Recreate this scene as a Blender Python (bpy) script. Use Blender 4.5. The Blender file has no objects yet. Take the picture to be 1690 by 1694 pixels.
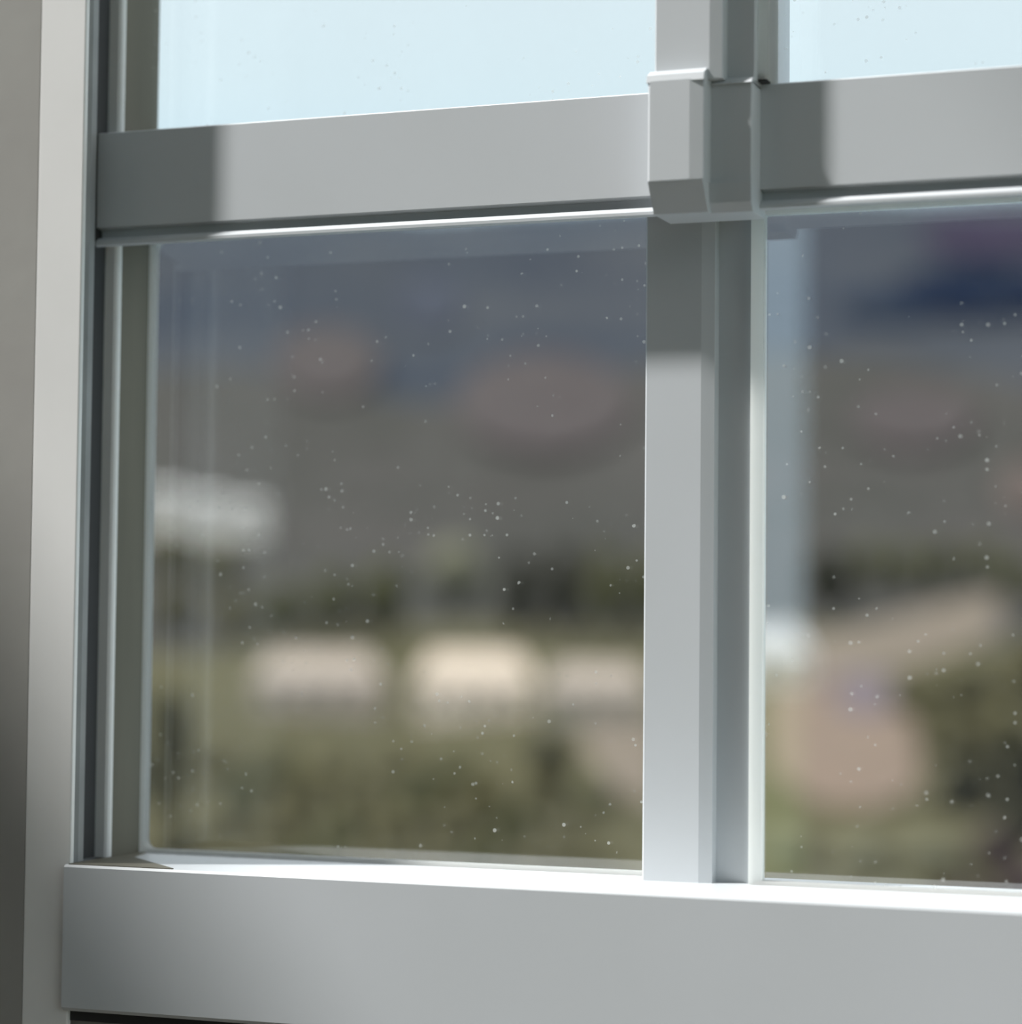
import bpy, bmesh, math, random
from mathutils import Vector, Matrix, noise
C = bpy.context.scene.collection
random.seed(7)
S = 0.00025          # one drawing unit of the window = 0.25 mm
ZB = 1.75            # height of the window's datum above the floor

def P(x, y, z):      # window units (x right, y up, z into the room) -> metres
    return Vector((x*S, -z*S, y*S+ZB))

# ------------------------------------------------------------------ camera
F = 4000.0
cd = bpy.data.cameras.new('camera'); cam = bpy.data.objects.new('camera', cd); C.objects.link(cam)
R_ = Vector((0.934839, 0.35494077, 0.00964837))
U_ = Vector((0.00922468, -0.05144175, 0.99863339))
W_ = Vector((-0.35495204, 0.93347244, 0.05136397))
EYE = P(2264.808, -1052.456, 3733.89)
cam.matrix_world = Matrix(((R_.x, U_.x, -W_.x, EYE.x), (R_.y, U_.y, -W_.y, EYE.y), (R_.z, U_.z, -W_.z, EYE.z), (0, 0, 0, 1)))
cd.sensor_fit = 'HORIZONTAL'; cd.sensor_width = 36; cd.lens = F/1690*36
cd.clip_start = .02; cd.clip_end = 20000
cd.dof.use_dof = True; cd.dof.focus_distance = F*S*1.0 - .012; cd.dof.aperture_fstop = 4.2
bpy.context.scene.camera = cam

# ------------------------------------------------------------------ sky, sun, exposure
sc = bpy.context.scene
sc.view_settings.view_transform = 'Standard'; sc.view_settings.look = 'None'
sc.view_settings.gamma = 1; sc.view_settings.use_curve_mapping = False
sc.view_settings.exposure = 0.0
wd = bpy.data.worlds.new('sky'); sc.world = wd; wd.use_nodes = True
nt = wd.node_tree; nt.nodes.clear()
tc = nt.nodes.new('ShaderNodeTexCoord'); sx = nt.nodes.new('ShaderNodeSeparateXYZ')
rp = nt.nodes.new('ShaderNodeValToRGB'); bg = nt.nodes.new('ShaderNodeBackground'); wo = nt.nodes.new('ShaderNodeOutputWorld')
nt.links.new(tc.outputs['Generated'], sx.inputs[0]); nt.links.new(sx.outputs['Z'], rp.inputs[0])
nt.links.new(rp.outputs[0], bg.inputs[0]); nt.links.new(bg.outputs[0], wo.inputs[0])
cr = rp.color_ramp
cr.elements[0].position = 0.0; cr.elements[0].color = (.55, .74, .86, 1)
cr.elements[1].position = 1.0; cr.elements[1].color = (1.32, 1.32, 1.34, 1)
for p_, c_ in ((.16, (.66, .87, 1.0, 1)), (.22, (.77, .93, 1.0, 1)), (.3, (.82, .94, 1.0, 1)), (.5, (1.40, 1.42, 1.45, 1))):
    e = cr.elements.new(p_); e.color = c_
bg.inputs[1].default_value = 1.18
SUNV = Vector((-2.2, -1.0, 3.1)).normalized()
sd = bpy.data.lights.new('sun', 'SUN'); sun = bpy.data.objects.new('sun', sd); C.objects.link(sun)
sd.energy = 6.4; sd.angle = math.radians(3.3); sd.color = (1.0, .985, .965)
sun.rotation_euler = SUNV.to_track_quat('Z', 'Y').to_euler(); sun.location = (-3, -2, 5)

# ------------------------------------------------------------------ materials
MATS = {}
def mat(name, col, rough=.5, col2=None, scale=5., bump=0., bscale=60., metal=0., spec=.5, stretch=None, detail=4., lo=.35, hi=.65, coat=0.):
    m = bpy.data.materials.new(name); m.use_nodes = True; n = m.node_tree; b = n.nodes['Principled BSDF']
    b.inputs['Roughness'].default_value = rough; b.inputs['Metallic'].default_value = metal
    b.inputs['Specular IOR Level'].default_value = 0.0 if rough > .92 else spec; b.inputs['Coat Weight'].default_value = coat
    t = n.nodes.new('ShaderNodeTexCoord'); src = t.outputs['Object']
    if stretch:
        mp = n.nodes.new('ShaderNodeMapping'); mp.inputs['Scale'].default_value = stretch
        n.links.new(src, mp.inputs[0]); src = mp.outputs[0]
    no = n.nodes.new('ShaderNodeTexNoise'); no.inputs['Scale'].default_value = scale; no.inputs['Detail'].default_value = detail
    n.links.new(src, no.inputs['Vector'])
    r = n.nodes.new('ShaderNodeValToRGB'); r.color_ramp.elements[0].position = lo; r.color_ramp.elements[1].position = hi
    c2 = col2 or tuple(c*.93 for c in col)
    r.color_ramp.elements[0].color = (*c2, 1); r.color_ramp.elements[1].color = (*col, 1)
    n.links.new(no.outputs['Fac'], r.inputs[0]); n.links.new(r.outputs[0], b.inputs['Base Color'])
    if bump:
        n2 = n.nodes.new('ShaderNodeTexNoise'); n2.inputs['Scale'].default_value = bscale
        n.links.new(src, n2.inputs['Vector'])
        bp = n.nodes.new('ShaderNodeBump'); bp.inputs['Strength'].default_value = bump; bp.inputs['Distance'].default_value = .001
        n.links.new(n2.outputs['Fac'], bp.inputs['Height']); n.links.new(bp.outputs[0], b.inputs['Normal'])
    MATS[name] = m; return m
M_alu = mat('painted_aluminium', (.61, .64, .665), .36, (.585, .615, .635), 9)
M_jamb = mat('jamb_paint', (.86, .86, .845), .45, (.80, .80, .785), 12)
M_dark = mat('track_grey', (.30, .31, .31), .5, (.24, .25, .25), 30)
M_brown = mat('shaded_brown', (.155, .145, .11), .7, (.115, .11, .082), 25, stretch=(1, 1, .2))  # shade of the jamb channel and ledge corner is put into this brown
M_black = mat('rubber', (.03, .03, .03), .7)  # rubber of the plug; also paints the shade in track and sill gaps
M_taupe = mat('taupe_plaster', (.36, .355, .33), .8, (.33, .32, .30), 14, bump=.15)
M_room = mat('room_plaster', (.78, .74, .68), .9, (.74, .70, .64), 3)
M_back = mat('taupe_unseen_wall', (.20, .175, .155), .9, (.17, .15, .135), 3)
M_white = mat('white_paint', (.8, .8, .78), .6)
M_floor = mat('unseen_floor_tiles', (.50, .44, .37), .6, (.44, .38, .32), 3)

def glass_mat():
    m = bpy.data.materials.new('dusty_glass'); m.use_nodes = True; n = m.node_tree; n.nodes.clear()
    L = n.links.new
    out = n.nodes.new('ShaderNodeOutputMaterial')
    tr = n.nodes.new('ShaderNodeBsdfTransparent'); tr.inputs[0].default_value = (.955, .965, .965, 1)
    gl = n.nodes.new('ShaderNodeBsdfGlossy'); gl.inputs['Roughness'].default_value = 0.0; gl.inputs[0].default_value = (1, 1, 1, 1)
    mx = n.nodes.new('ShaderNodeMixShader'); mx.inputs[0].default_value = .1
    L(tr.outputs[0], mx.inputs[1]); L(gl.outputs[0], mx.inputs[2])
    df = n.nodes.new('ShaderNodeBsdfDiffuse'); df.inputs[0].default_value = (.8, .8, .76, 1)
    m2 = n.nodes.new('ShaderNodeMixShader'); tl = n.nodes.new('ShaderNodeBsdfTranslucent'); tl.inputs[0].default_value = (.95, .95, .9, 1)
    dm = n.nodes.new('ShaderNodeMixShader'); dm.inputs[0].default_value = .55; L(df.outputs[0], dm.inputs[1]); L(tl.outputs[0], dm.inputs[2])
    L(mx.outputs[0], m2.inputs[1]); L(dm.outputs[0], m2.inputs[2])
    t = n.nodes.new('ShaderNodeTexCoord')
    def math_(op, a, b=None, clamp=False):
        k = n.nodes.new('ShaderNodeMath'); k.operation = op; k.use_clamp = clamp
        for i, v in enumerate((a, b)):
            if v is None: continue
            if isinstance(v, (int, float)): k.inputs[i].default_value = v
            else: L(v, k.inputs[i])
        return k.outputs[0]
    # small dust specks in clusters
    vo = n.nodes.new('ShaderNodeTexVoronoi'); vo.inputs['Scale'].default_value = 300; L(t.outputs['Object'], vo.inputs['Vector'])
    sep = n.nodes.new('ShaderNodeSeparateColor'); L(vo.outputs['Color'], sep.inputs[0])
    cl = n.nodes.new('ShaderNodeTexNoise'); cl.inputs['Scale'].default_value = 26; cl.inputs['Detail'].default_value = 3; L(t.outputs['Object'], cl.inputs['Vector'])
    dens = math_('MULTIPLY', math_('SUBTRACT', cl.outputs['Fac'], .45, True), 2.2)
    pick = math_('LESS_THAN', sep.outputs[0], dens)
    rad = math_('MULTIPLY', sep.outputs[1], .20)
    dot = math_('LESS_THAN', vo.outputs['Distance'], math_('ADD', rad, .05))
    specks = math_('MULTIPLY', math_('MULTIPLY', pick, dot), math_('MULTIPLY', sep.outputs[2], .5))
    # fine grime film
    g = n.nodes.new('ShaderNodeTexNoise'); g.inputs['Scale'].default_value = 16; g.inputs['Detail'].default_value = 8; g.inputs['Roughness'].default_value = .65
    L(t.outputs['Object'], g.inputs['Vector'])
    film = math_('MULTIPLY', math_('SUBTRACT', g.outputs['Fac'], .35, True), .05)
    L(math_('ADD', specks, film, True), m2.inputs[0])
    L(m2.outputs[0], out.inputs['Surface'])
    return m
M_glass = glass_mat()

def bead_mat():
    m = bpy.data.materials.new('white_vinyl_bead'); m.use_nodes = True; n = m.node_tree; n.nodes.clear(); L = n.links.new
    out = n.nodes.new('ShaderNodeOutputMaterial')
    d = n.nodes.new('ShaderNodeBsdfDiffuse'); d.inputs[0].default_value = (.93, .94, .92, 1)
    tl = n.nodes.new('ShaderNodeBsdfTranslucent'); tl.inputs[0].default_value = (.93, .95, .93, 1)
    mx = n.nodes.new('ShaderNodeMixShader'); mx.inputs[0].default_value = .7
    L(d.outputs[0], mx.inputs[1]); L(tl.outputs[0], mx.inputs[2]); L(mx.outputs[0], out.inputs['Surface'])
    return m
M_bead = bead_mat()

# ------------------------------------------------------------------ mesh helpers
class MB:
    def __init__(s): s.bm = bmesh.new()
    def box(s, x0, x1, y0, y1, z0, z1, w=True, bev=0.):
        f = P if w else (lambda x, y, z: Vector((x, y, z)))
        b = bmesh.new()
        v = [b.verts.new(f(x, y, z)) for x in (x0, x1) for y in (y0, y1) for z in (z0, z1)]
        for q in ((0, 1, 3, 2), (4, 6, 7, 5), (0, 4, 5, 1), (2, 3, 7, 6), (0, 2, 6, 4), (1, 5, 7, 3)):
            b.faces.new([v[i] for i in q])
        bmesh.ops.recalc_face_normals(b, faces=b.faces)
        if bev: bmesh.ops.bevel(b, geom=list(b.edges), offset=bev*(S if w else 1), segments=3, affect='EDGES', profile=.5)
        s.merge(b); return s
    def prism(s, pts, axis, a0, a1):
        """pts: 2-D outline; axis 'x': outline in (y,z), 'y': outline in (x,z)"""
        b = bmesh.new()
        f = (lambda p, t: P(t, p[0], p[1])) if axis == 'x' else (lambda p, t: P(p[0], t, p[1]))
        lo = [b.verts.new(f(p, a0)) for p in pts]; hi = [b.verts.new(f(p, a1)) for p in pts]
        b.faces.new(lo); b.faces.new(hi[::-1]); k = len(pts)
        for i in range(k): b.faces.new((lo[i], hi[i], hi[(i+1) % k], lo[(i+1) % k]))
        bmesh.ops.recalc_face_normals(b, faces=b.faces)
        s.merge(b); return s
    def merge(s, b):
        me = bpy.data.meshes.new('t'); b.to_mesh(me); b.free(); s.bm.from_mesh(me); bpy.data.meshes.remove(me)
    def build(s, name, m, parent=None, smooth=False):
        me = bpy.data.meshes.new(name); s.bm.to_mesh(me); s.bm.free()
        o = bpy.data.objects.new(name, me); C.objects.link(o); me.materials.append(m)
        if smooth:
            for p in me.polygons: p.use_smooth = True
        if parent is not None:
            o.parent = parent; o.matrix_parent_inverse = parent.matrix_world.inverted()
        return o
def tag(o, label=None, cat=None, group=None, kind=None):
    for k, v in (('label', label), ('category', cat), ('group', group), ('kind', kind)):
        if v: o[k] = v
    return o
def empty(name, loc, label=None, cat=None, group=None, kind=None):
    o = bpy.data.objects.new(name, None); C.objects.link(o); o.location = loc
    o.matrix_world = Matrix.Translation(Vector(loc)); o.empty_display_size = .05
    return tag(o, label, cat, group, kind)

# ------------------------------------------------------------------ unseen room shell (metres), openings placed for light and reflections
B = lambda: MB()
xl, xr, yb, zc = -1.0, 2.6, -3.0, 4.0
WY0, WY1 = -.047, .05                     # window wall: room face, outer face
wf = B()
wf.box(xl-.12, 45*S, WY0, WY1, 0, zc+.12, False)
wf.box(2420*S, xr+.12, WY0, WY1, 0, zc+.12, False)
wf.box(45*S, 2420*S, WY0+.006, WY1, 0, ZB-1700*S, False)
wf.box(45*S, 2420*S, WY0, WY1, ZB+760*S, zc+.12, False)
tag(wf.build('wall_front', M_taupe), 'taupe plastered wall at the left edge beside the window frame', 'wall', kind='structure')
SILL = ZB+1.155; OT = ZB+2.2  # sill height set so the unseen wall shades the bottom rail
wl = B()
wl.box(xl-.12, xl, yb, WY0, 0, SILL, False)
wl.box(xl-.12, xl, yb, WY0, OT, zc+.12, False)
wl.box(xl-.12, xl, yb, -2.7, SILL, OT, False)
wl.box(xl-.12, xl, -.1, WY0, SILL, OT, False)
M_left = mat('dim_unseen_wall', (.34, .31, .28), .9, (.31, .28, .25), 3)
tag(wl.build('unseen_wall_left', M_left), 'unseen side wall, its wide high opening shaped to shade the bottom rail', 'wall', kind='structure')
wb = B()
s0, s1 = -.55, -.408  # slit added for the pale strip it reflects in the right pane
wb.box(xl-.12, s0, yb-.12, yb, 0, zc+.12, False); wb.box(s1, xr+.12, yb-.12, yb, 0, zc+.12, False)
wb.box(s0, s1, yb-.12, yb, 0, .5, False); wb.box(s0, s1, yb-.12, yb, 2.5, zc+.12, False)
tag(wb.build('unseen_wall_back', M_back), 'unseen wall behind the viewer, narrow upright opening added for its reflection', 'wall', kind='structure')
wr = B()
wr.box(xr, xr+.12, yb, WY0, 0, .7, False); wr.box(xr, xr+.12, yb, WY0, 3.4, zc+.12, False)
wr.box(xr, xr+.12, yb, -2.7, .7, 3.4, False); wr.box(xr, xr+.12, -.35, WY0, .7, 3.4, False)  # opening added to let fill light into the room
tag(wr.build('unseen_wall_right', M_room), 'unseen wall on the right side of the room, opening added for fill light', 'wall', kind='structure')
tag(B().box(xl, xr, yb, WY0, zc, zc+.12, False).build('ceiling', M_white), 'unseen flat white ceiling of the room', 'ceiling', kind='structure')
tag(B().box(xl-.12, xr+.12, yb-.12, WY1, -.12, 0, False).build('floor', M_floor), 'unseen brown tiled floor of the room', 'floor', kind='structure')
tag(B().box(xl, xl+.03, -2.15, -1.86, 0, SILL, False).build('reflection_board', M_white), 'unseen pale upright board added on the side wall for its reflection', 'trim', kind='structure')  # unseen board, added to reflect as a pale band in the left pane

# ------------------------------------------------------------------ window frame (units)
XR, TOP, RB = 2400, 740, -1682
win = empty('window_1', P(1200, -1700, 0), 'grey painted aluminium window frame with crossing transom and central mullion', 'window', kind='structure')
# left jamb: front flange over a recessed track channel
j = B(); j.box(45, 134, -1800, TOP, 176, 188, bev=3)
j.build('jamb_flange', M_jamb, win)
j = B(); j.box(46, 100, -1690, TOP, -110, 176)
j.build('jamb_channel', M_dark, win)
j = B(); j.prism([(100, 150), (122, 158), (127, 152), (118, 120), (100, 116)], 'y', -1440, TOP)
j.build('channel_lip', M_dark, win)
j = B(); j.prism([(100, 112), (104, 112), (104, 60), (100, 60)], 'y', -1440, TOP)
tag(j.build('track_gap_shade', M_black, win), 'black strip for the shaded gap in the track')  # black colour stands in for the shade of the track gap
j = B(); j.prism([(100, 50), (118, 52), (123, 50), (126, 46), (126, 40), (100, 40)], 'y', -1441, TOP)
j.build('channel_fin', M_jamb, win)
j = B(); j.prism([(100, 40), (125, 40), (131, -50), (131, -70), (100, -70)], 'y', -1441, TOP)
tag(j.build('channel_side', M_brown, win), 'channel side inside the left jamb, shade put into its dark brown')  # shaded side of the channel, its darkness put into the colour
# transom: face, groove and bright lip along its lower edge (outline in y,z)
tr_pts = [(-183, -80), (-183, 84), (-186, 90), (-350, 90), (-353, 72), (-367, 72), (-368, 84), (-376, 94), (-381, 94), (-384, 88), (-352, -80)]
t = B(); t.prism(tr_pts, 'x', 96, XR)
t.build('transom', M_alu, win)
# upper mullion
um = B(); um.prism([(1140, -80), (1140, 162), (1143, 165), (1229, 165), (1248, 160), (1248, 130), (1291, 130), (1294, 127), (1294, -80)], 'y', -186, TOP)
um.build('upper_mullion', M_alu, win)
ub = B(); ub.box(1294, 1312, -183, TOP, 60, 120, bev=3); tag(ub.build('mullion_bead', M_bead, win), 'pale bead on the right of the upper mullion')
# cap where the mullion passes over the transom
cp = B()
cp.prism([(1136, 88), (1136, 183), (1140, 187), (1204, 187), (1225, 183), (1225, 140), (1289, 140), (1291, 138), (1291, 88)], 'y', -346, -190)
cp.prism([(-346, 183), (-392, 150), (-392, 60), (-346, 60)], 'x', 1136, 1224)
cp.prism([(-346, 145), (-378, 145), (-392, 134), (-392, 60), (-346, 60)], 'x', 1224, 1291)
cp.build('mullion_cap', M_alu, win)
ct = B()
ct.prism([(-192, 187), (-180, 184), (-170, 166), (-170, 88), (-192, 88)], 'x', 1134, 1226)
ct.prism([(-192, 146), (-184, 140), (-180, 130), (-180, 88), (-192, 88)], 'x', 1224, 1291)
ct.build('cap_top', M_alu, win)
bk = B(); bk.box(1291, 1308, -186, -176, 92, 118, bev=2); tag(bk.build('rubber_plug', M_black, win), 'small black rubber plug')
# bottom rail with its ledge
br = B(); br.prism([(-1440, 196), (-1444, 200), (-1676, 200), (-1682, 194), (-1682, -110), (-1440, -110)], 'x', 135, XR)
br.prism([(-1440, 196), (-1444, 200), (-1676, 200), (-1682, 194), (-1682, 189), (-1440, 189)], 'x', 129, 135)
br.build('bottom_rail', M_alu, win)
pd = B(); pd.prism([(135, -60), (142, -60), (170, 40), (330, 190), (330, 195), (135, 195)], 'y', -1440.5, -1438.5); tag(pd.build('corner_shade', M_brown, win), 'dark brown wedge painting the shade in the lower left corner')  # shade on the ledge, laid on as a dark brown wedge
rj = B(); rj.box(2400, 2420, -1700, TOP, -110, 188); rj.build('right_jamb', M_jamb, win)
hd = B(); hd.box(46, 2400, TOP-40, TOP+20, -110, 188); hd.build('head', M_jamb, win)
sb = B(); sb.box(45, 2400, -1700, -1684, -110, 180); tag(sb.build('sill_gap_shade', M_black, win), 'black strip painting the shaded gap below the bottom rail')  # black strip stands in for the shade of the gap
# fixed upper panes
for a, b in ((126, 1142), (1290, XR)):
    g = B(); g.box(a, b, -184, TOP-40, -50, -42); g.build('upper_pane', M_glass, win)

def bead_frame(x0, x1, y0, y1, z0, z1, w, r, wb=None):
    """frame strip with rounded inner corners"""
    wb = wb or w
    b = bmesh.new(); N = 5
    inn, out = [], []
    for (cx_, cy_, a0) in ((x0+w+r, y0+wb+r, 180), (x1-w-r, y0+wb+r, 270), (x1-w-r, y1-w-r, 0), (x0+w+r, y1-w-r, 90)):
        ox = x0 if a0 in (180, 90) else x1; oy = y0 if a0 in (180, 270) else y1
        for i in range(N+1):
            a = math.radians(a0+90*i/N); inn.append((cx_+r*math.cos(a), cy_+r*math.sin(a))); out.append((ox, oy))
    k = len(inn)
    vi = [b.verts.new(P(x, y, z1-3)) for x, y in inn]; vo = [b.verts.new(P(x, y, z1)) for x, y in out]
    wi = [b.verts.new(P(x, y, z0)) for x, y in inn]; wo_ = [b.verts.new(P(x, y, z0)) for x, y in out]
    for i in range(k):
        q = (i+1) % k
        b.faces.new((vi[i], vi[q], vo[q], vo[i]))
        b.faces.new((vi[i], wi[i], wi[q], vi[q])); b.faces.new((vo[i], vo[q], wo_[q], wo_[i]))
    bmesh.ops.remove_doubles(b, verts=b.verts, dist=1e-7)
    bmesh.ops.dissolve_degenerate(b, edges=b.edges, dist=1e-7)
    bmesh.ops.recalc_face_normals(b, faces=b.faces)
    m = MB(); m.merge(b); return m
# left lower pane
w2 = empty('window_2', P(600, -1440, -60), 'left lower window pane, dusty glass in a white bead with rounded corner', 'window pane', kind='structure')
g = B(); g.box(134, 1150, -1438, -352, -62, -54); g.build('glass_pane', M_glass, w2)
bead_frame(131, 1150, -1440, -345, -70, -48, 7, 16).build('glazing_bead', M_bead, w2)
# right lower sash with its stile
w3 = empty('window_3', P(1700, -1440, 0), 'right lower window sash with pale grey stile and dusty glass', 'window pane', kind='structure')
st = B(); st.prism([(1082, -40), (1082, 17), (1085, 20), (1176, 20), (1197, 15), (1197, -10), (1250, -10), (1255, -8), (1255, -40)], 'y', -1440, -366)
st.build('meeting_stile', M_alu, w3)
g = B(); g.box(1262, 2396, -1436, -368, -8, 0); g.build('glass_pane', M_glass, w3)
bead_frame(1255, 2399, -1440, -355, -14, 10, 20, 3, 6).build('glazing_bead', M_bead, w3)

# ------------------------------------------------------------------ outside: terrain
def ray(px, py): return (W_*F + R_*(px-845) - U_*(py-847)).normalized()
PROF = [(0, 2600), (25, 2600), (60, 1750), (140, 1440), (280, 1240), (400, 1130), (650, 985), (900, 900), (1300, 780), (1900, 600), (2600, 420), (3300, 262), (3600, 252), (6000, 420)]
def e_of(d):
    for (a, p), (b, q) in zip(PROF, PROF[1:]):
        if a <= d <= b:
            t_ = (d-a)/(b-a); return (1050-(p+(q-p)*t_)-70)/F
    return -.1
def height(x, y):
    dx, dy = x-EYE.x, y-EYE.y; d = math.hypot(dx, dy)
    dd = max(d, 25)
    h = EYE.z + e_of(dd)*dd
    if d < 25: h = EYE.z + e_of(25)*25
    h += noise.fractal(Vector((x, y, 0))/(dd*.16+4), 1, 2, 4)*dd*.006
    h += noise.noise(Vector((x/420, y/420, 3)))*max(0, min(1, (d-1500)/1500))*26
    return h
def hit(px, py):
    v = ray(px, py); s_ = 20.
    while s_ < 6000:
        p = EYE+v*s_
        if height(p.x, p.y) > p.z: break
        s_ *= 1.01
    return EYE+v*s_, s_
def terrain(name, d0, d1, nd, m, label, cat):
    bm = bmesh.new(); na = 110; rows = []
    for i in range(nd+1):
        row = []
        for k in range(na+1):
            a = math.radians(-62+100*k/na)
            e0, e1 = (v*(1+.16*noise.noise(Vector((a*9, v*.01, 0)))) if v in (700, 2050) else v for v in (d0, d1))
            d = e0*(e1/e0)**(i/nd); x = EYE.x+d*math.sin(a); y = EYE.y+d*math.cos(a)
            row.append(bm.verts.new((x, y, height(x, y))))
        rows.append(row)
    for i in range(nd):
        for k in range(na): bm.faces.new((rows[i][k], rows[i][k+1], rows[i+1][k+1], rows[i+1][k]))
    mb = MB(); mb.bm.free(); mb.bm = bm
    return tag(mb.build(name, m, smooth=True), label, cat, kind='structure')
M_g1 = mat('olive_scrub', (.088, .082, .048), .95, (.060, .058, .035), .035)
M_g2 = mat('grey_brown_scrub', (.057, .054, .051), .95, (.043, .044, .040), .012)
M_g3 = mat('hazy_blue_grey', (.048, .053, .061), .95, (.030, .037, .050), .004)  # distance haze is put into this blue grey
terrain('ground', 12, 700, 60, M_g1, 'olive scrubby valley ground seen blurred through the lower panes', 'ground')
terrain('hillside', 700, 2050, 40, M_g2, 'blurred grey brown hillside above the houses', 'hillside')
terrain('mountain', 2050, 6000, 40, M_g3, 'distant blurred mountain slope with haze in its blue grey colour', 'mountain')
far = B(); far.box(-6000, 6000, -6000, -4, -30, -29, False)
M_lawn = mat('grass_behind', (.09, .12, .05), .95)
tag(far.build('ground_behind', M_lawn), 'green ground on the far side of the building', 'ground', kind='structure')

def blob_mesh(name, m, sub=3, amp=.25, seed=0, flat=1.0, freq=1.3):
    b = bmesh.new(); bmesh.ops.create_icosphere(b, subdivisions=sub, radius=1)
    for v in b.verts:
        k = 1+amp*noise.fractal(v.co*freq+Vector((seed*7.3, seed, 0)), 1, 2, 3)
        v.co = v.co*k; v.co.z *= flat
    me = bpy.data.meshes.new(name); b.to_mesh(me); b.free(); me.materials.append(m)
    for p in me.polygons: p.use_smooth = True
    return me
def place(name, me, loc, sx_, sy_, sz_, rot=0, label=None, cat=None, group=None, parent=None):
    o = bpy.data.objects.new(name, me); C.objects.link(o); o.location = loc; o.scale = (sx_, sy_, sz_); o.rotation_euler.z = rot
    if parent is not None: o.parent = parent
    return tag(o, label, cat, group)
YAW = math.radians(20.8)

# rock outcrops, woods and bare patches on the slopes: low mounds standing on the terrain
M_forest = mat('hazy_dark_forest', (.007, .013, .030), .95, (.005, .010, .023), .02)  # blue and plum slope colours here have distance haze mixed in
M_forest2 = mat('hazy_woods', (.016, .024, .040), .95)
M_pinkrock2 = mat('pale_pink_rock', (.08, .066, .06), .95)
M_plum = mat('hazy_plum_rock', (.034, .028, .048), .95, (.026, .022, .04), .02)
M_pinkrock = mat('pinkish_rock', (.068, .059, .059), .95, (.058, .052, .052), .05)
M_paleblue = mat('hazy_pale_rock', (.044, .050, .066), .95)
M_tan = mat('tan_earth', (.165, .140, .115), .95, (.14, .12, .095), .2)
M_pink = mat('pinkish_earth', (.185, .140, .112), .95, (.15, .12, .095), .3)
M_purp = mat('mauve_earth', (.13, .11, .12), .95)
M_dkbush = mat('dark_bush', (.020, .021, .014), .95, (.013, .014, .009), .8)
M_bush = mat('olive_bush', (.086, .079, .042), .95, (.060, .056, .029), .8)
M_gbush = mat('green_bush', (.064, .065, .032), .95, (.044, .046, .022), .8)
M_sage = mat('sage_bush', (.13, .128, .09), .95, (.11, .11, .075), .8)
M_plumbush = mat('plum_bush', (.045, .033, .034), .95, (.03, .022, .022), .8)
M_bark = mat('bark', (.07, .055, .04), .9)
PATCHES = (
    ('wooded_slope', 1620, 492, 300, 92, M_forest, 'dark haze-blue wooded slope high in the right pane', 'wooded slope'),
    ('wooded_slope', 1480, 520, 190, 50, M_forest2, 'fainter haze-blue woods at the left end of the dark wooded slope', 'wooded slope'),
    ('rock_outcrop', 1640, 400, 250, 70, M_plum, 'hazy plum tinted rock slope at the top right corner of the right pane', 'rock outcrop'),
    ('rock_outcrop', 710, 515, 115, 90, M_paleblue, 'pale haze-blue rounded rock patch high in the left pane', 'rock outcrop'),
    ('rock_outcrop', 900, 680, 300, 170, M_pinkrock, 'wide pinkish grey rock slope in the left pane beside the stile', 'rock outcrop'),
    ('rock_outcrop', 540, 610, 180, 120, M_pinkrock, 'small pinkish grey rock slope left of the wide one', 'rock outcrop'),
    ('rock_outcrop', 1510, 705, 210, 110, M_pinkrock, 'pinkish grey rock slope in the middle of the right pane', 'rock outcrop'),
    ('rock_outcrop', 1690, 815, 90, 90, M_pinkrock2, 'small pinkish rock slope at the right edge', 'rock outcrop'))
# ------------------------------------------------------------------ trees and bushes
def tree(px, py, w, h, m, label, cat='tree', name='tree', seed=0, group=None, trunk=True):
    """px,py: foot of the tree; w,h in picture size at its distance"""
    p, s_ = hit(px, py)
    p.z = height(p.x, p.y)
    W2 = w*s_/F/2; H = h*s_/F
    t_ = empty(name, p, label, cat, group)
    me = blob_mesh('crown', m, 3, .32, seed, freq=1.9)
    cz = H*.56 if trunk else H*.42
    place('crown', me, (0, 0, cz), W2, W2*.9, H*.46 if trunk else H*.55, seed, parent=t_)
    if trunk:
        b = bmesh.new(); bmesh.ops.create_cone(b, segments=8, radius1=W2*.16, radius2=W2*.09, depth=H*.42, cap_ends=True)
        mt = bpy.data.meshes.new('trunk'); b.to_mesh(mt); b.free(); mt.materials.append(M_bark)
        place('trunk', mt, (0, 0, H*.15), 1, 1, 1, parent=t_)
    return t_
tree(755, 1018, 100, 118, M_sage, 'pale sage round tree in front of the dark trees, above the brightest house', seed=11)
tree(1372, 1022, 85, 115, M_dkbush, 'very dark small tree just right of the stile, above the tan road', seed=12)
for i, (px, w, h) in enumerate(((470, 78, 95), (550, 76, 120), (632, 76, 130), (860, 66, 140), (932, 68, 150), (1004, 68, 150), (1078, 70, 140))):
    tree(px, 1062, w, h, M_gbush if i < 3 else M_dkbush if i in (3, 4) else M_gbush, 'dark green tree, '+('first', 'second', 'third', 'fourth', 'fifth', 'sixth', 'seventh')[i]+' from the left in the row behind the pale houses', seed=20+i, group='trees behind the pale houses')
for i, (px, py) in enumerate(((1440, 985), (1500, 990), (1560, 985), (1630, 985), (1690, 1010))):
    tree(px, py, 54, 85, M_gbush, 'green tree, '+('first', 'second', 'third', 'fourth', 'fifth', 'sixth', 'seventh')[i]+' from the left in the row above the tan road', seed=40+i, group='trees above the tan road')
for i, (px, py) in enumerate(((285, 960), (365, 985), (290, 1050), (385, 1066))):
    tree(px, py, 74, 80, M_bush, 'olive tree below the long white building, '+('upper left', 'upper right', 'lower left', 'lower right')[i]+' of four', seed=50+i, group='trees below the white building')
LB = 'low olive bush on the ground below the pale houses'
NTH = ('first', 'second', 'third', 'fourth', 'fifth', 'sixth', 'seventh', 'eighth')
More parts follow.
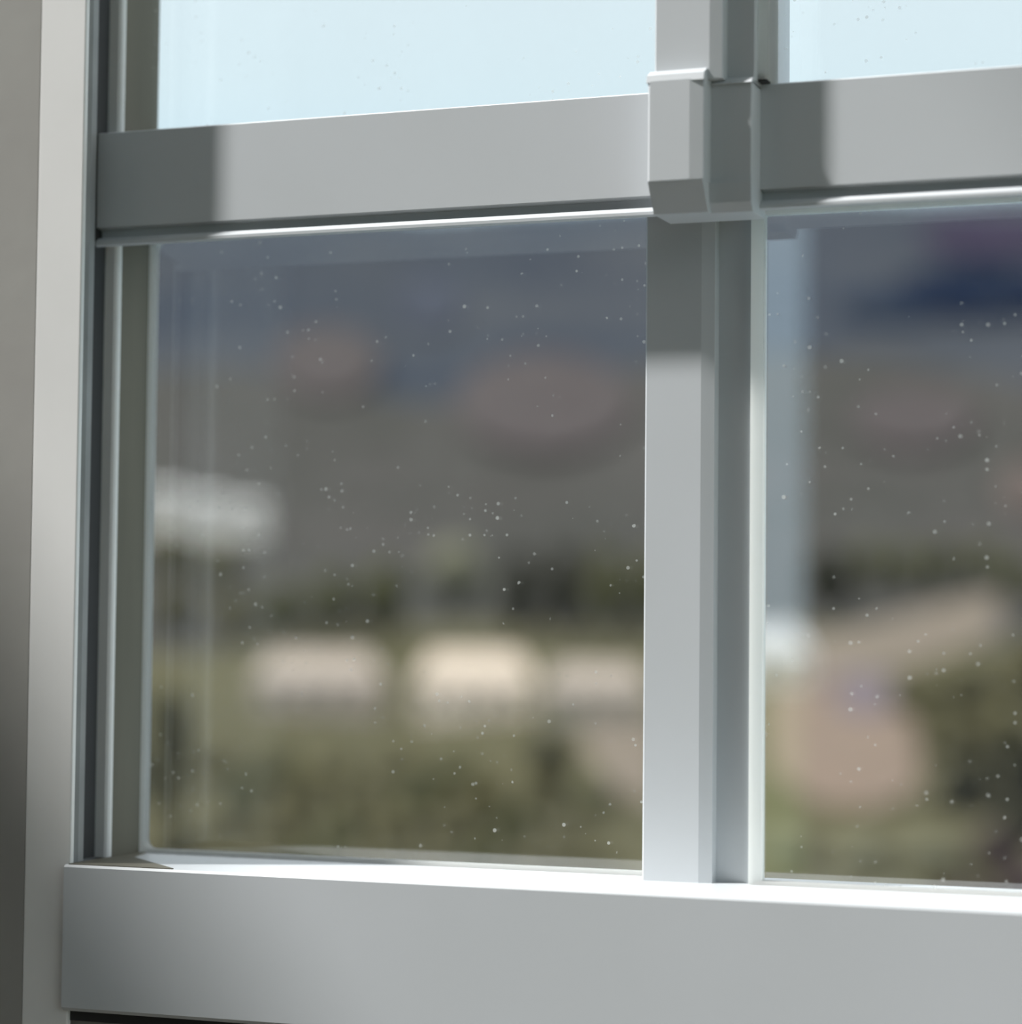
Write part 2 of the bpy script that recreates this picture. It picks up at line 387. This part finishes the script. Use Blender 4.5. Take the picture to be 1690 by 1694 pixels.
for k, (py, row) in enumerate(((1300, 'farthest'), (1352, 'second farthest'), (1408, 'second nearest'), (1470, 'nearest'))):
    for i in range(5 if k == 0 else 7):
        px = 365+(k % 2)*42+i*97+random.uniform(-5, 5)
        tree(px, py+random.uniform(-7, 7), 80, random.uniform(52, 72), (M_bush, M_gbush, M_bush)[(i+k) % 3],
             'low olive bush, %s from the left in the %s row below the pale houses' % (NTH[i], row), 'bush', 'bush', 60+i+k*9, 'bushes below the pale houses', False)
for i, (px, py) in enumerate(((280, 1210), (285, 1270), (275, 1340), (290, 1430), (210, 1300))):
    tree(px, py, 70, 62, M_dkbush, 'very dark bush at the left edge of the left pane, '+('topmost', 'second from the top', 'third from the top', 'lowest', 'half hidden by the jamb')[i], 'bush', 'bush', 100+i, 'dark bushes at the lower left corner', False)
tree(910, 1308, 66, 90, M_dkbush, 'dark small bush before the tan bank beside the stile', 'bush', 'bush', 106, None, False)
for i, (px, py, w, h) in enumerate(((1515, 1185, 80, 70), (1600, 1180, 90, 90), (1700, 1170, 100, 120), (1560, 1250, 90, 80), (1660, 1255, 100, 90))):
    tree(px, py, w, h, M_bush, 'olive bush right of the pinkish ground, '+('upper left', 'upper middle', 'upper right', 'lower left', 'lower right')[i]+' of five', 'bush', 'bush', 110+i, 'olive bushes in the right pane', False)
for i, (px, py, w, h) in enumerate(((1600, 1350, 90, 90), (1700, 1330, 100, 110), (1690, 1400, 90, 70))):
    tree(px, py, w, h, M_dkbush, 'blackish bush right of the pinkish ground, '+('left', 'upper right', 'lower right')[i]+' of three', 'bush', 'bush', 120+i, 'blackish bushes at the right edge', False)
for i, (px, py, w, h) in enumerate(((1650, 1445, 90, 70), (1700, 1520, 110, 90), (1595, 1525, 90, 60))):
    tree(px, py, w, h, M_plumbush, 'plum brown bush at the lower right corner, '+('upper left', 'lower right', 'lower left')[i]+' of three', 'bush', 'bush', 130+i, 'plum bushes at the lower right corner', False)
for i, (px, py) in enumerate(((1310, 1440), (1425, 1450), (1540, 1450), (1370, 1520), (1485, 1530))):
    tree(px, py, 110, 60, M_sage, 'greyish olive bush below the pinkish ground, '+('left one of the upper', 'middle one of the upper', 'right one of the upper', 'left one of the lower', 'right one of the lower')[i]+' row', 'bush', 'bush', 140+i, 'greyish bushes below the pinkish ground', False)

# ------------------------------------------------------------------ houses
M_wall1 = mat('grey_pink_render', (.50, .43, .38), .9)
M_wall2 = mat('cream_render', (.85, .72, .60), .9)
M_wall3 = mat('beige_render', (.40, .36, .30), .9)
M_wall4 = mat('white_render', (.76, .71, .65), .9)
M_roof = mat('pale_clay_roof', (.36, .31, .26), .9, (.32, .27, .23), 1.5)
M_roof2 = mat('cream_roof', (.56, .47, .38), .9)
M_roofw = mat('white_roof', (.42, .42, .41), .9)
M_win = mat('house_glass', (.06, .07, .08), .2)
def house(px, py, w, h, m, mr, label, depth=.5, nwin=4, roof=.46, rot=0, steps=((0, 0, 1.),), nm='house'):
    p, s_ = hit(px, py)
    p.z = height(p.x, p.y)
    W1 = w*s_/F; H = h*s_/F; D = W1*depth
    t_ = empty(nm, p, label, 'house')
    n_ = len(steps); ww = W1/n_
    for i, (dz, dy, k) in enumerate(steps):
        x0 = -W1/2+i*ww; x1 = x0+ww; z0 = -H*.1; z1 = H*(1-roof)+dz*H; y0 = -D/2+dy*D; y1 = D/2+dy*D
        b = MB().box(x0, x1, y0, y1, z0, z1, False).build('house_wall', m); b.parent = t_
        ov = W1*.02; r = MB(); bm = r.bm; zt = z1+H*roof
        vs = [bm.verts.new(c) for c in ((x0-ov, y0-ov, z1), (x1+ov, y0-ov, z1), (x1+ov, y1+ov, z1), (x0-ov, y1+ov, z1), (x0+ww*.12, (y0+y1)/2, zt), (x1-ww*.12, (y0+y1)/2, zt))]
        for q in ((0, 1, 5, 4), (1, 2, 5), (2, 3, 4, 5), (3, 0, 4), (3, 2, 1, 0)): bm.faces.new([vs[a] for a in q])
        ro = r.build('roof', mr); ro.parent = t_
        for k_ in range(max(1, nwin//n_)):
            nn = max(1, nwin//n_); cx_ = x0+ww*(k_+.5)/nn; hw = ww/nn*.14
            wz = z1-H*(1-roof)*.42
            wn = MB().box(cx_-hw, cx_+hw, y0-.06, y0+.05, wz-H*.09, wz+H*.09, False).build('window', M_win); wn.parent = t_
    if n_ == 1:
        dr = MB().box(W1*.04, W1*.04+H*.13, -D/2-.08, -D/2+.05, -H*.05, H*.26, False).build('door', M_roof); dr.parent = t_
        ch = MB().box(W1*.2, W1*.2+W1*.04, -.2, W1*.04, H*(1-roof), H*1.05, False).build('chimney', m); ch.parent = t_
    t_.rotation_euler.z = YAW+rot
    return t_
house(340, 893, 200, 62, M_wall4, M_roofw, 'long white building stepping down the slope at the left edge of the left pane', .35, 3, .2, 0, ((.35, 0, 1), (.18, 0, 1), (0, 0, 1)), 'terraced_building')
house(528, 1180, 205, 98, M_wall1, M_roof, 'greyish pink house, left one of the pale row in the left pane')
house(785, 1188, 190, 108, M_wall2, M_roof2, 'brightest cream house in the middle of the left pane')
house(985, 1200, 170, 100, M_wall3, M_roof, 'beige house partly hidden by the stile')
house(1250, 1140, 170, 100, M_wall4, M_roofw, 'whitish house at the left edge of the right pane', nwin=3)

# ------------------------------------------------------------------ road and bare earth
def drape(name, pts, m, label, cat, lift=.25):
    """ribbon on the terrain: list of (px, py_top, py_bottom)"""
    bm = bmesh.new(); rows = []
    P_ = []
    for (a, t0, b0), (c, t1, b1) in zip(pts, pts[1:]):
        for i in range(6):
            k = i/6; P_.append((a+(c-a)*k, t0+(t1-t0)*k, b0+(b1-b0)*k))
    P_.append(pts[-1])
    for px, a, b in P_:
        col = []
        for i in range(7):
            p, s_ = hit(px, b+(a-b)*i/6)
            col.append((p.x, p.y))
        rows.append([bm.verts.new((x, y, height(x, y)+lift)) for x, y in col])
    for r0, r1 in zip(rows, rows[1:]):
        for i in range(6): bm.faces.new((r0[i], r0[i+1], r1[i+1], r1[i]))
    bmesh.ops.recalc_face_normals(bm, faces=bm.faces)
    mb = MB(); mb.bm.free(); mb.bm = bm
    return tag(mb.build(name, m), label, cat, kind='structure')
drape('road', [(1300, 1060, 1130), (1400, 1045, 1115), (1500, 1015, 1110), (1600, 990, 1075), (1650, 985, 1040)], M_tan, 'tan dirt road climbing to the right in the right pane', 'road')
drape('earth_bank', [(960, 1195, 1230), (1010, 1190, 1310), (1090, 1190, 1340)], M_tan, 'tan earth bank below the beige house, beside the stile', 'earth bank')
drape('bare_earth', [(1270, 1130, 1270), (1340, 1120, 1330), (1420, 1115, 1345), (1480, 1150, 1330), (1520, 1220, 1300)], M_pink, 'pinkish bare earth below the tan road', 'bare earth')
drape('earth_patch', [(1380, 1120, 1175), (1430, 1115, 1195), (1480, 1125, 1180)], M_purp, 'mauve patch of earth on the pinkish ground', 'earth patch', .5)
# rock, scree and woods lying on the slopes
for nm, px, py, w, h, m, lb, ct_ in PATCHES:
    pts = []
    for i in range(9):
        t_ = -0.97+1.94*i/8; k = math.sqrt(1-t_*t_)*h/2
        pts.append((px+t_*w/2, py-k, py+k))
    drape(nm, pts, m, lb, ct_, 6 if py < 760 else 3)
